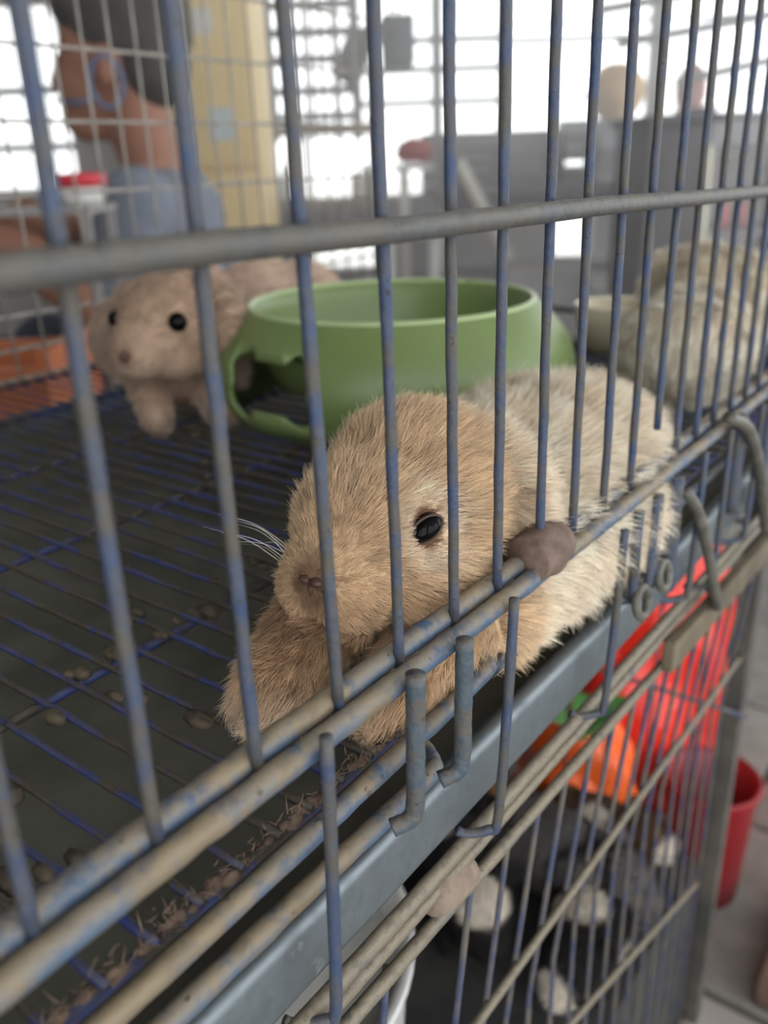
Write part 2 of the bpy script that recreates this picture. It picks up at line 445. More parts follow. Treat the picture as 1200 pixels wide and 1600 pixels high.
# thin latch wires that drop from the flap rail and curl round the lower rods
for xa, za, xb, zb in ((.0623, .0026, .0588, -.0795), (.1449, -.0013, .1376, -.0795), (.2269, -.010, .219, -.084), (.2580, -.008, .255, -.05), (.3150, -.006, .311, -.075), (.352, -.005, .349, -.085), (.405, -.006, .402, -.08)):
    p = [(xa, -.0082, za), ((xa + xb) / 2, -.0085, (za + zb) / 2), (xb, -.0082, zb + .004), (xb - .0015, -.006, zb), (xb - .006, -.0005, zb - .001), (xb - .008, .002, zb + .0005)]
    tube('latch_wire', bend(p, 6), 0.00158, M['bar'], cage, 12, 0.05, 0.005)
# stout uprights and loops near the latch
for x, z0, z1, r in ((.246, -.010, -.048, .0021), (.2665, -.010, -.050, .0022), (.2865, -.009, -.060, .0033), (.375, -.004, -.055, .0036), (.43, -.004, -.07, .0036), (.47, -.004, -.07, .0034)):
    tube('upright', [(x, -.006, z0), (x - .0006, -.006, (z0 + z1) / 2), (x, -.006, z1)], r, M['bar'], cage, 12, 0.06, 0.006)
def ring(name, c, r, rad, mat, parent, axis='y'):
    P = [Vector((c[0] + r * math.cos(t), c[1] + 0.001 * math.sin(t), c[2] + r * math.sin(t))) for t in np.linspace(0, 2 * math.pi, 21)]
    V, F = tube_vf(P, rad, 10); return mesh_obj(name, V, F, mat, parent)
ring('latch_ring', (.249, -.009, -.049), .0058, .0019, M['hook'], cage)
ring('latch_ring', (.272, -.009, -.047), .0055, .0019, M['hook'], cage)
tube('latch_loop', bend([(.292, -.008, -.016), (.300, -.012, -.028), (.322, -.012, -.055), (.345, -.012, -.088), (.357, -.010, -.1), (.364, -.006, -.098), (.362, -.002, -.09)], 6), .0025, M['hook'], cage, 12, 0.03, 0.005)
tube('latch_loop', bend([(.345, -.008, .002), (.368, -.012, -.010), (.405, -.012, -.045), (.43, -.012, -.08), (.45, -.008, -.09)], 6), .003, M['hook'], cage, 12, 0.03, 0.005)
# tape sleeves on the rails
def sleeve(name, a, b, r, mat, parent, sq=1.0):
    n = 9; P = densify([a, b], (Vector(b) - Vector(a)).length / n)
    rr = [r * (0.92 + 0.12 * math.sin(math.pi * i / (len(P) - 1)) + random.uniform(-.05, .05)) for i in range(len(P))]
    V, F = tube_vf(P, rr, 22, 0.04)
    return mesh_obj(name, V, F, mat, parent)
o = sleeve('tape_sleeve', (.1665, 0, -.0005), (.1875, 0, -.0012), .0082, M['sleeve'], cage); o['label'] = 'brown tape wound round the two rails'
# floor: wires running inward, cross wires, and a fringe of shed fur
def cage_floor():
    me = None
    for i in range(-14, 62):
        x = 0.0473 + 0.012 * (i - 14) + random.uniform(-.0005, .0005)
        if x > 0.75: break
        if me is None or i % 9 == 0:
            V, F = tube_vf(densify([(0, .006, FLOOR_Z), (0, .50, FLOOR_Z)], .008, .0002), 0.00105, 8, 0.12)
            me = bpy.data.meshes.new('floor_wire'); me.from_pydata([tuple(v) for v in V], [], F); me.shade_smooth()
        o = add('floor_wire', me, M['floorwire'], None); o.location = (x, 0, 0); attach(o, cage)
    for y in (0.0085, .105, .205, .305, .405, .495):
        tube('cross_wire', [(-.2, y, FLOOR_Z - .0026), (.76, y, FLOOR_Z - .0026)], 0.0016 if y > .01 else .0018, M['floorwire'], cage, 10, 0.1, 0.008)
    # dried droppings stuck to the wires
    for k in range(46):
        x = random.uniform(-.02, .30); y = random.choice([.105, random.uniform(.03, .32), random.uniform(.03, .2)])
        parts = []
        bm = bmesh.new()
        for j in range(random.randint(1, 3)):
            r = random.uniform(.0016, .0034)
            mx = Matrix.Translation((x + random.uniform(-.004, .004), y + random.uniform(-.005, .005), FLOOR_Z - .0004)) @ Matrix.Diagonal((r, r * random.uniform(.9, 2.2), r * .7, 1))
            bmesh.ops.create_icosphere(bm, subdivisions=1, radius=1, matrix=mx)
        me2 = bpy.data.meshes.new('dropping'); bm.to_mesh(me2); bm.free(); me2.shade_smooth()
        add('dropping', me2, M['gunk'], cage)
    # fur and straw caught on the front cross wire
    parts = []
    for k in range(500):
        x = random.uniform(-.08, .155); y = .0085 + random.gauss(0, .0015); z = FLOOR_Z - .001 + random.uniform(-.001, .0025)
        L = random.uniform(.0015, .0045); a = random.gauss(0, .9); e = random.uniform(-.3, .9)
        p = Vector((x, y, z)); d = Vector((math.cos(a) * math.cos(e), math.sin(a) * math.cos(e), math.sin(e)))
        parts.append(tube_vf([p, p + d * L * .5 + Vector((0, 0, random.uniform(-.0006, .0006))), p + d * L], [.00022, .00018, .00005], 4))
    for k in range(110):
        x = random.uniform(-.08, .15); r = random.uniform(.0008, .0019)
        bm = bmesh.new(); bmesh.ops.create_icosphere(bm, subdivisions=1, radius=1, matrix=Matrix.Translation((x, .0085 + random.gauss(0, .0006), FLOOR_Z - .0012)) @ Matrix.Diagonal((r * 2, r, r, 1)))
        parts.append(([v.co.copy() for v in bm.verts], [tuple(v.index for v in f.verts) for f in bm.faces])); bm.free()
    V, F = merge(parts)
    mesh_obj('shed_fur', V, F, M['debris'], cage, kind='stuff')
cage_floor()
def back_panel():
    m = plain('thin_back_wire', (0.25, 0.24, 0.22), 0.6, (0.38, 0.35, 0.31), 40)
    y = 0.5
    for i in range(-8, 31):
        tube('back_wire', [(0.025 * i, y, FLOOR_Z), (0.025 * i, y, .36)], .0011, m, cage, 6, 0, .2)
    for z in (-.03, -.008, .0165, .05, .1, .15, .2, .25, .3, .36):
        tube('back_cross_wire', [(-.2, y + .002, z), (.76, y + .002, z)], .0014, m, cage, 6, 0, .3)
    for x in (-.2, .76):
        for yy in (0, .5): tube('corner_post', [(x, yy, -.05), (x, yy, .36)], .004, M['bar'], cage, 10, 0, .05)
        tube('side_rail', [(x, 0, .36), (x, .5, .36)], .003, M['bar'], cage, 8, 0, .1)
        tube('side_rail', [(x, 0, -.03), (x, .5, -.03)], .003, M['bar'], cage, 8, 0, .1)
back_panel()
o = box('shade_sheet', (-.2, 0, .364), (.30, .5, .367), M['galv'], cage)  # unseen sheet added over part of the cage to darken its inside

# ------------------------------------------------------------------ droppings tray under the wire floor
tray = thing('droppings_tray', 'galvanised sheet metal droppings tray slid under the wire floor', 'tray', (.2, .25, -.078))
def build_tray():
    # front lip: a folded profile swept along the cage
    prof = [(.010, -.072), (.0034, -.0725), (.0022, -.074), (.0020, -.0745), (.0006, -.0740), (.0000, -.072), (.0000, -.0565), (.0004, -.0543), (.0018, -.0530), (.0040, -.0528), (.0064, -.0534), (.0064, -.0542), (.004, -.0536), (.0022, -.0538), (.0012, -.0550), (.0010, -.0565), (.0012, -.071), (.010, -.0712)]
    xs = np.linspace(-.2, .76, 60); V, F = [], []; n = len(prof)
    for x in xs:
        sag = -.0022 * sstep(0.0, 0.3, np.array([x]))[0]
        for y, z in prof: V.append(Vector((x, y + random.uniform(-.00012, .00012), z + sag)))
    for i in range(len(xs) - 1):
        for k in range(n):
            k2 = (k + 1) % n
            F.append((i * n + k, (i + 1) * n + k, (i + 1) * n + k2, i * n + k2))
    F.append(tuple(range(n))); F.append(tuple(reversed([(len(xs) - 1) * n + k for k in range(n)])))
    o = mesh_obj('front_lip', V, F, M['galv'], tray)
    box('tray_bed', (-.2, .009, -.0722), (.76, .5, -.0708), M['traybed'], tray)
    box('side_lip', (-.2, .01, -.072), (-.1985, .5, -.055), M['galv'], tray)
    box('side_lip', (.7585, .01, -.072), (.76, .5, -.055), M['galv'], tray)
    box('rear_lip', (-.2, .4985, -.072), (.76, .5, -.055), M['galv'], tray)
build_tray()

# ================================================================== LOWER CAGE
low = thing('lower_wire_cage', 'lower wire cage under the metal tray, holding dark piebald animals', 'cage', (.2, .25, -.42))
def build_lower():
    def py(z): return 0.1 * (-.08 - max(z, -.25))
    rods = [((-.2, -.0715), (.56, -.098), .0024), ((-.2, -.0775), (.56, -.108), .00215), ((-.2, -.0800), (.56, -.138), .0023)]
    for (x0, z0), (x1, z1), r in rods:
        tube('top_rod', [(x0, py(z0) - .004, z0), (.0, py(z0) - .0008, z0 + (z1 - z0) * .263), (x1, py(z1), z1)], r, M['lowrod'], low, 12, 0.05, 0.006)
    def rodz(x): return -.0800 + (x + .2) / .76 * (-.058)
    def midz(x): return -.1975 - (x - .1526) * .071
    for j in range(-4, 19):
        x = .0925 + .0245 * j + random.uniform(-.0007, .0007); z0 = rodz(x)
        if x > .525: break
        if j == 1: continue
        tube('bar', [(x, py(z0), z0 + .001), (x + .0002, py(-.25) - .001, -.25), (x, py(-.6), -.6)], .0012, M['lowbar'], low, 8, 0.06, 0.012)
    tube('middle_rod', [(-.1, py(midz(-.1)) - .003, midz(-.1)), (.525, py(midz(.525)) - .003, midz(.525))], .0019, M['lowrod'], low, 10, 0.05, 0.01)
    tube('brace_rod', [(.18, .0145, -.285), (.2993, .0145, -.335), (.50, .0145, -.418)], .0019, M['lowrod'], low, 10, 0.05, 0.01)
    tube('bottom_rod', [(-.2, py(-.597), -.597), (.525, py(-.597), -.597)], .003, M['lowrod'], low, 10, 0.05, 0.02)
    o = sleeve('tape_sleeve', (.1135, .0012, -.0935), (.1330, .0014, -.0965), .0064, M['sleeve2'], low); o['label'] = 'pale brown tape wound round the lower rods'
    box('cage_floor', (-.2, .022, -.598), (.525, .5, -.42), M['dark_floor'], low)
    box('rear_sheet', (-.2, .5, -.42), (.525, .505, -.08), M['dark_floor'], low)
    box('corner_post', (.527, .006, -.6), (.540, .020, -.09), M['post'], low, .001)
    for y in (.5,): box('corner_post', (.515, y, -.6), (.531, y + .02, -.1), M['post'], low, .001)
    for y in (-.012, .5): box('corner_post', (-.22, y, -.6), (-.2, y + .02, -.1), M['post'], low, .001)
    for k in range(1, 14):
        tube('side_wire', [(.523, .035 * k, -.42), (.523, .035 * k, -.12)], .0012, M['lowbar'], low, 6, 0, .1)
    tube('side_wire', [(.523, .0, -.12), (.523, .5, -.12)], .002, M['lowbar'], low, 6, 0, .1)
    tube('side_wire', [(.523, .0, -.27), (.523, .5, -.27)], .002, M['lowbar'], low, 6, 0, .1)
build_lower()
bt = box('wooden_batten', (.315, -.0075, -.1195), (.58, -.0015, -.104), M['wood_batten'], None, .001)
bt.rotation_euler = (0, .06, 0); bt.location = (-.004, 0, .026)
tag(bt, 'grimy brown wooden batten fixed along the front under the latch loops', 'batten')

# ================================================================== MAIN RABBIT
def main_rabbit():
    root = thing('lop_rabbit', 'tan rabbit with sharp fur pressing its face to the front bars', 'rabbit', (.2, .045, FLOOR_Z))
    H = Vector((.153, .038, .0125))
    yaw = 0.0
    def h(a, b, c):   # head frame: a forward (-X), b to the rabbit's left (-Y), c up
        return (H.x - a, H.y - b, H.z + c)
    E_ = [
        ell(h(-.010, 0, .001), (.033, .027, .0285)),
        ell(h(.010, 0, -.003), (.028, .0245, .0255)),
        ell(h(.027, .000, -.009), (.0175, .0185, .0165)),
        ell(h(.034, .007, -.0125), (.0105, .0105, .0105)), ell(h(.034, -.007, -.0125), (.0105, .0105, .0105)),
        ell(h(.006, .014, -.013), (.023, .013, .017)), ell(h(.006, -.014, -.013), (.023, .013, .017)),
        ell(h(.024, 0, -.020), (.012, .011, .008)),
        # neck, chest, body
        ell((.200, .046, -.004), (.036, .032, .025)),
        ell((.245, .050, -.004), (.055, .041, .025)),
        ell((.285, .050, -.004), (.045, .043, .025)),
        ell((.315, .052, -.010), (.034, .036, .024)),
        ell((.180, .035, -.014), (.035, .025, .018)),
        # belly and haunch folded against the bars and over the floor edge
        ell((.215, .014, -.020), (.052, .014, .020)), ell((.262, .012, -.022), (.034, .013, .019)),
        ell((.180, .012, -.026), (.030, .010, .014)),
    ]
    # ears: lop, hanging behind the cheeks
    E_ += chain([((.172, .034, .032), .006), ((.181, .022, .028), .007), ((.185, .015, .016), .0085), ((.184, .012, .002), .0075), ((.181, .010, -.007), .005)], 5)
    E_ += chain([((.172, .050, .032), .006), ((.180, .060, .026), .008), ((.180, .066, .012), .009), ((.176, .068, .0), .007)], 5)
    # forelegs: far one reaching forward on the floor, near one folded under the chin at the floor edge
    E_ += chain([((.150, .050, -.012), .015), ((.125, .049, -.017), .0125), ((.105, .046, -.0225), .0105), ((.0945, .042, -.0225), .0085)], 6)
    E_ += [ell((.091, .044, -.0235), (.007, .005, .005)), ell((.090, .0385, -.0235), (.007, .005, .005)), ell((.0935, .034, -.024), (.006, .0045, .0045))]
    E_ += chain([((.155, .022, -.016), .014), ((.135, .016, -.021), .011), ((.118, .0145, -.0245), .009), ((.112, .014, -.025), .0075)], 6)
    E_ += [ell((.1085, .017, -.0265), (.006, .004, .004)), ell((.108, .012, -.0265), (.006, .004, .004))]
    me = blob_mesh('lop_rabbit_body', E_, .0014, 7)
    eye = np.array(h(.0165, .0222, .0055)); eye2 = np.array(h(.0110, -.0205, .0055))
    nose = np.array(h(.0445, .001, -.0065)); Hc = np.array(H)
    tan = np.array((.74, .555, .365)); deep = np.array((.64, .42, .245)); cream = np.array((.88, .79, .66)); brown = np.array((.17, .09, .055))
    def colf(P, N):
        c = np.repeat(tan[None], len(P), 0)
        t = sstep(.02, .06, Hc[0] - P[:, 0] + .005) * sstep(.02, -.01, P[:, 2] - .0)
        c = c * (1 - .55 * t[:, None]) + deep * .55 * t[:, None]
        b = sstep(.166, .184, P[:, 0]); c = c * (1 - b[:, None]) + cream * b[:, None]
        # body mottled tan over cream
        mot = .5 + .5 * np.sin(P[:, 0] * 210 + 3 * np.sin(P[:, 2] * 160)) * np.sin(P[:, 2] * 190 + 2 * np.sin(P[:, 1] * 170 + P[:, 0] * 90))
        mb = b * mot * .45; c = c * (1 - mb[:, None]) + tan * mb[:, None]
        # pale ring round the eye, dark lids
        for e in (eye, eye2):
            d = np.linalg.norm(P - e, axis=1)
            r = np.exp(-((d - .0095) / .0035) ** 2) * .5; c = c * (1 - r[:, None]) + cream * r[:, None]
            r = sstep(.0075, .005, d); c = c * (1 - r[:, None]) + brown * r[:, None]
        d = np.linalg.norm((P - nose) * np.array([1, 1.0, .8]), axis=1); r = sstep(.0095, .003, d) * .8
        c = c * (1 - r[:, None]) + brown * r[:, None]
        # mouth line and chin fur tinted a darker red-brown
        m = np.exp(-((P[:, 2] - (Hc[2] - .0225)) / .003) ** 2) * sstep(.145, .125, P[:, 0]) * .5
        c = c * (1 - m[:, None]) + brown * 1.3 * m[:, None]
        # paws paler at the toes
        pw = sstep(-.012, -.024, P[:, 2]) * sstep(.115, .095, P[:, 0]) * .5
        c = c * (1 - pw[:, None]) + cream * pw[:, None]
        return c
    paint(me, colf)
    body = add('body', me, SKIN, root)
    def flow(P, N):
        d = P - nose
        f = unit(d) * 1.0
        f[:, 0] += .5 * sstep(.13, .19, P[:, 0])
        down = sstep(.0, .03, np.abs(P[:, 1] - .04)) * .5 + .1
        f[:, 2] -= down * sstep(.16, .2, P[:, 0]) + .15
        f += .35 * np.stack([np.sin(P[:, 2] * 120), np.sin(P[:, 0] * 110), np.sin(P[:, 0] * 140 + P[:, 1] * 90)], 1) * sstep(.16, .2, P[:, 0])[:, None]
        paw = (P[:, 2] < -.008) & (P[:, 0] < .16)
        f[paw] = np.array([-1, -.15, -.2])
        return f
    def lens(P, N):
        d = np.linalg.norm(P - nose, axis=1)
        L = .0034 + .0085 * sstep(.008, .05, d)
        L += .005 * sstep(.17, .22, P[:, 0])
        L[(P[:, 2] < -.008) & (P[:, 0] < .14)] = .0085
        for e in (eye, eye2): L *= .25 + .75 * sstep(.005, .013, np.linalg.norm(P - e, axis=1))
        return L
    def keep(P, N):
        k = np.ones(len(P), bool)
        for e in (eye, eye2): k &= np.linalg.norm(P - e, axis=1) > .0046
        return k
    def keep_head(P, N): return keep(P, N) & (P[:, 0] < .195)
    def keep_body(P, N): return keep(P, N) & (P[:, 0] >= .185)
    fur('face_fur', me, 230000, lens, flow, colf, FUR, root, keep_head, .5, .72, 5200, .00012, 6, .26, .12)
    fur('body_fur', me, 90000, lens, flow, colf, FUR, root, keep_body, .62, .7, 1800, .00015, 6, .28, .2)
    # eyes
    for e, s in ((eye, -1), (eye2, 1)):
        mx = Matrix.Rotation(s * math.radians(28), 4, 'Z') @ Matrix.Rotation(math.radians(-22), 4, 'Y') @ Matrix.Diagonal((.0058, .0048, .0038, 1))
        bm = bmesh.new(); bmesh.ops.create_uvsphere(bm, u_segments=32, v_segments=20, radius=1, matrix=mx)
        m2 = bpy.data.meshes.new('eye'); bm.to_mesh(m2); bm.free(); m2.shade_smooth()
        ec = Vector(e) + Vector((0, -s * .0012, 0))
        o = add('eye', m2, M['eye'], None); o.location = ec; attach(o, root); o['label'] = 'glossy black eye'
        P = [ec + mx @ Vector((.97 * math.cos(q), s * .36 - .05 * s * math.cos(q), .95 * math.sin(q))) for q in np.linspace(0, 2 * math.pi, 33)]
        V, F = tube_vf(P, .00045, 8, cap=False)
        mesh_obj('eyelid', V, F, M['lid'], root)
    # nose: two nostril pads around a Y-shaped cleft
    ns = [ell(nose + np.array((.0012, -.0021, .0010)), (.0019, .0022, .0015)), ell(nose + np.array((.0012, .0021, .0010)), (.0019, .0022, .0015)), ell(nose + np.array((.0014, 0, -.0016)), (.0016, .0011, .0028))]
    nm = blob_mesh('nose', ns, .0004, 2); o = add('nose', nm, M['nose'], root); o['label'] = 'dark brown nose'
    # whiskers
    parts = []
    for k in range(9):
        side = -1
        p = Vector(nose) + Vector((.006 + random.uniform(0, .006), -side * .012, random.uniform(-.004, .003)))
        d = Vector((random.uniform(-.9, .15), -side * 1.0, random.uniform(-.05, .75))).normalized(); L = random.uniform(.018, .036)
        parts.append(tube_vf(bend([p, p + d * L * .5 + Vector((0, 0, .0015)), p + d * L + Vector((0, 0, -.003))], 5), [.00008] * 4 + [.00006] * 4 + [.00003] * 3, 5))
    V, F = merge(parts); mesh_obj('whiskers', V, F, M['whisker'], root, kind='stuff')
main_rabbit()

# ================================================================== OTHER RABBITS
def small_rabbit(name, label, loc, yaw, scale, tan, cream, hairs, headyaw=0.0, headpitch=0.0, group=None, paws=True):
    """a sitting lop rabbit; local +X is forward"""
    loc = Vector(loc)
    root = thing(name, label, 'rabbit', loc, group)
    R = Matrix.Rotation(yaw, 3, 'Z'); HR = Matrix.Rotation(headyaw, 3, 'Z') @ Matrix.Rotation(headpitch, 3, 'Y')
    HC = Vector((.062, 0, .056))
    def w(p): return loc + R @ (Vector(p) * scale)
    def hh(p): return w(HC + HR @ Vector(p))
    e_body = R.to_euler(); hm = (R @ HR).to_euler()
    E_ = [ell(w((.035, 0, .034)), Vector((.038, .032, .030)) * scale, e_body), ell(w((-.01, 0, .037)), Vector((.05, .038, .034)) * scale, e_body), ell(w((-.05, 0, .034)), Vector((.042, .041, .033)) * scale, e_body),
          ell(hh((0, 0, .004)), Vector((.034, .031, .031)) * scale, hm), ell(hh((.020, 0, -.004)), Vector((.024, .024, .022)) * scale, hm), ell(hh((.034, 0, -.010)), Vector((.013, .016, .013)) * scale, hm),
          ell(hh((.012, .014, -.014)), Vector((.02, .013, .014)) * scale, hm), ell(hh((.012, -.014, -.014)), Vector((.02, .013, .014)) * scale, hm)]
    for s in (-1, 1):
        E_ += chain([(hh((-.008, s * .018, .026)), .006 * scale), (hh((-.008, s * .034, .018)), .0085 * scale), (hh((-.004, s * .041, -.004)), .0095 * scale), (hh((.0, s * .042, -.026)), .006 * scale)], 5)
        if paws:
            E_ += chain([(w((.05, s * .018, .022)), .012 * scale), (w((.07, s * .019, .012)), .0095 * scale), (w((.088, s * .02, .007)), .0078 * scale)], 5)
    me = blob_mesh(name + '_body', E_, .0022 * scale, 6)
    eyes = [np.array(hh((.0222, s * .0222, .010))) for s in (-1, 1)]
    nose = np.array(hh((.0465, 0, -.006))); hc = np.array(hh((0, 0, 0))); fwd = np.array(R @ Vector((1, 0, 0)))
    tan = np.array(tan); cream = np.array(cream)
    def colf(P, N):
        d = np.linalg.norm(P - hc, axis=1); t = sstep(.03 * scale, .06 * scale, d)
        c = lerpc(tan, cream, t)
        r = sstep(.008, .003, np.linalg.norm(P - nose, axis=1)) * .6; c = c * (1 - r[:, None]) + np.array((.22, .12, .08)) * r[:, None]
        return c
    paint(me, colf); add('body', me, SKIN, root)
    def flow(P, N):
        f = unit(P - nose) - fwd * .5; f[:, 2] -= .3; return f
    fur('coat', me, hairs, lambda P, N: .003 + .006 * sstep(.01, .06, np.linalg.norm(P - nose, axis=1)), flow, colf, FUR, root,
        lambda P, N: (np.linalg.norm(P - eyes[0], axis=1) > .005) & (np.linalg.norm(P - eyes[1], axis=1) > .005), .5, .6, 900, .00018, 5, .25, .2)
    for e in eyes:
        bm = bmesh.new(); bmesh.ops.create_uvsphere(bm, u_segments=20, v_segments=14, radius=.0058 * scale)
        m2 = bpy.data.meshes.new('eye'); bm.to_mesh(m2); bm.free(); m2.shade_smooth()
        o = add('eye', m2, M['eye'], None); o.location = e; attach(o, root)
    bm = bmesh.new(); bmesh.ops.create_uvsphere(bm, u_segments=14, v_segments=10, radius=.0031 * scale)
    m2 = bpy.data.meshes.new('nose'); bm.to_mesh(m2); bm.free(); m2.shade_smooth()
    o = add('nose', m2, M['nose'], None); o.location = nose; attach(o, root)
    return root
small_rabbit('lop_rabbit', 'tan lop-eared rabbit facing out beside the notch of the green bowl', (.320, .355, FLOOR_Z + .0015), math.radians(240), .97, (.56, .41, .305), (.60, .46, .36), 30000, math.radians(-48), .04)
small_rabbit('lop_rabbit', 'pinkish beige rabbit lying behind the green bowl, mostly hidden by it', (.505, .455, FLOOR_Z + .0015), math.radians(150), .92, (.74, .57, .47), (.78, .62, .52), 14000, 0, 0)
small_rabbit('lop_rabbit', 'large pale cream rabbit lying behind the latch, its back along the bars', (.515, .064, FLOOR_Z + .0015), math.radians(12), 0.92, (.90, .81, .67), (.92, .84, .72), 40000, math.radians(-20), .1, None, False)

# ================================================================== GREEN BOWL
def green_bowl():
    c = (.384, .209, FLOOR_Z + .0012)
    root = thing('food_bowl', 'large green plastic bowl with a bone-shaped notch in its flared side', 'bowl', c)
    outer = [(.094, 0.0), (.1015, .008), (.1065, .020), (.1075, .030), (.1050, .042), (.0995, .053), (.0935, .061), (.0895, .0645)]
    rim = [(.0875, .0652), (.0862, .0642)]
    inner = [(.083, .055), (.078, .040), (.070, .022), (.055, .016), (.020, .015), (.0003, .015)]
    inner2 = [(.0003, .013), (.020, .013), (.056, .014), (.072, .020), (.0800, .040), (.0850, .054), (.0868, .0605)]
    skin_in = [(.0905, .0605), (.0970, .0515), (.1025, .0415), (.1048, .030), (.1040, .020), (.0990, .008), (.0915, 0.0)]
    def K(r, z): return r * (1.045 - .06 * sstep(.035, .066, np.array([z]))[0])
    outer, rim, inner, inner2, skin_in = [[(K(r, z), z) for r, z in q] for q in (outer, rim, inner, inner2, skin_in)]
    V, F = lathe_vf(outer + rim + inner + inner2 + skin_in, c, 96, close=True)
    me = bpy.data.meshes.new('bowl_raw'); me.from_pydata([tuple(v) for v in V], [], F)
    # bone-shaped cut through the skirt
    bm = bmesh.new(); bm.from_mesh(me); bmesh.ops.recalc_face_normals(bm, faces=bm.faces); bm.to_mesh(me); bm.free()
    o = bpy.data.objects.new('shell', me); COL.objects.link(o)
    ang = math.radians(177); ca, sa = math.cos(ang), math.sin(ang)
    tx = Vector((-sa, ca, 0)); rd = Vector((ca, sa, 0)); cc = Vector(c)
    def outline():
        pts = []
        lobes = [(-.021, .0405), (-.021, .0235), (.021, .0235), (.021, .0405)]
        # walk round a bone: two lobes at each end joined by a waist
        for (lx, lz), a0, a1 in ((lobes[3], -40, 150), (lobes[0], 30, 220), (lobes[1], 140, 330), (lobes[2], 210, 400)):
            for k in range(9):
                a = math.radians(a0 + (a1 - a0) * k / 8); pts.append((lx + .0105 * math.cos(a), lz + .0105 * math.sin(a)))
        return pts
    ol = outline(); n = len(ol)
    cv = [cc + rd * .1 + tx * x + Vector((0, 0, z)) for x, z in ol] + [cc + rd * .14 + tx * x + Vector((0, 0, z)) for x, z in ol]
    cf = [tuple(range(n)), tuple(reversed(range(n, 2 * n)))] + [(i, i + n, (i + 1) % n + n, (i + 1) % n) for i in range(n)]
    cm = bpy.data.meshes.new('cut'); cm.from_pydata([tuple(v) for v in cv], [], cf)
    bm = bmesh.new(); bm.from_mesh(cm); bmesh.ops.recalc_face_normals(bm, faces=bm.faces); bm.to_mesh(cm); bm.free()
    co = bpy.data.objects.new('cut', cm); COL.objects.link(co)
    md = o.modifiers.new('b', 'BOOLEAN'); md.object = co; md.operation = 'DIFFERENCE'; md.solver = 'EXACT'
    dg = bpy.context.evaluated_depsgraph_get(); res = bpy.data.meshes.new_from_object(o.evaluated_get(dg))
    bpy.data.objects.remove(o); bpy.data.objects.remove(co)
    res.name = 'shell'; res.shade_smooth()
    o = add('shell', res, M['green'], root)
    # lip in a paler green: light from above put into its colour
    P = [Vector((c[0] + .0868 * math.cos(t), c[1] + .0868 * math.sin(t), c[2] + .0645)) for t in np.linspace(0, 2 * math.pi, 97)]
    V, F = tube_vf(P, .0019, 8)
    lip = mesh_obj('rim', V, F, plain('top_lit_green_rim', (.40, .50, .25), .3), root); lip['label'] = 'rim painted paler as if lit from above'
    # what is left of the feed
    V, F = lathe_vf([(.0005, .022), (.03, .0215), (.055, .020), (.066, .0185)], c, 32)
    mesh_obj('feed', V, F, plain('feed_pellets', (.16, .20, .08), .9, (.24, .26, .12), 300, 0, .002), root, kind='stuff')
green_bowl()
def dish():
    c = (.600, .150, FLOOR_Z + .0012)
    root = thing('feed_dish', 'small cream dish with a pale rim standing beyond the pale rabbits', 'dish', c)
    V, F = lathe_vf([(.0005, .004), (.018, .004), (.024, .008), (.029, .022), (.0315, .034), (.0325, .0352), (.0335, .034), (.032, .020), (.026, .003), (.020, 0), (.0005, 0)], c, 40)
    mesh_obj('shell', V, F, M['cream_dish'], root)
    P = [Vector((c[0] + .0325 * math.cos(t), c[1] + .0325 * math.sin(t), c[2] + .035)) for t in np.linspace(0, 2 * math.pi, 49)]
    V, F = tube_vf(P, .0014, 8); mesh_obj('rim', V, F, plain('pale_rim', (.8, .74, .6), .3), root)
dish()

# ================================================================== LOWER CAGE CONTENTS
def piebald(label, loc, yaw, s, cols, seed):
    loc = Vector(loc); R = Matrix.Rotation(yaw, 3, 'Z'); eu = R.to_euler()
    root = thing('guinea_pig', label, 'guinea pig', loc)
    def w(p): return loc + R @ (Vector(p) * s)
    E_ = [ell(w((0, 0, .030)), Vector((.05, .032, .029)) * s, eu), ell(w((-.03, 0, .029)), Vector((.034, .034, .028)) * s, eu), ell(w((.045, 0, .034)), Vector((.030, .025, .025)) * s, eu), ell(w((.066, 0, .029)), Vector((.017, .016, .016)) * s, eu)]
    for q in (-1, 1):
        E_.append(ell(w((.034, q * .024, .048)), Vector((.007, .009, .009)) * s, eu))
        for x in (.035, -.03): E_ += chain([(w((x, q * .02, .014)), .009 * s), (w((x + .008, q * .022, .004)), .005 * s)], 3)
    me = blob_mesh('guinea_pig_body', E_, .003 * s, 5)
    ph = seed * 1.7
    dark, mid, pale = [np.array(c) for c in cols]
    def colf(P, N):
        q = (P - np.array(loc)) @ np.array(R)
        a = np.sin(q[:, 0] * 75 / s + ph) + .6 * np.sin(q[:, 1] * 90 / s + ph * 2.1) + .4 * np.sin(q[:, 2] * 80 / s + ph * .7)
        c = lerpc(dark, mid, sstep(.2, .5, a)); return c * (1 - sstep(.75, 1.0, a)[:, None]) + pale * sstep(.75, 1.0, a)[:, None]
    paint(me, colf); add('body', me, SKIN, root)
    back = np.array(R @ Vector((-1, 0, 0)))
    fur('coat', me, 9000, lambda P, N: np.full(len(P), .007), lambda P, N: np.repeat((back + np.array([0, 0, -.2]))[None], len(P), 0), colf, FUR, root, None, .5, .5, 400, .00028, 4, .25, .2)
    for q in (-1, 1):
        bm = bmesh.new(); bmesh.ops.create_uvsphere(bm, u_segments=12, v_segments=8, radius=.0038 * s)
        m2 = bpy.data.meshes.new('eye'); bm.to_mesh(m2); bm.free(); m2.shade_smooth()
        o = add('eye', m2, M['eye'], None); o.location = w((.058, q * .0185, .037)); attach(o, root)
BK, BR, WH, OR, GY = (.02, .018, .018), (.10, .055, .03), (.72, .66, .58), (.45, .22, .08), (.14, .13, .13)
LZ = -.42
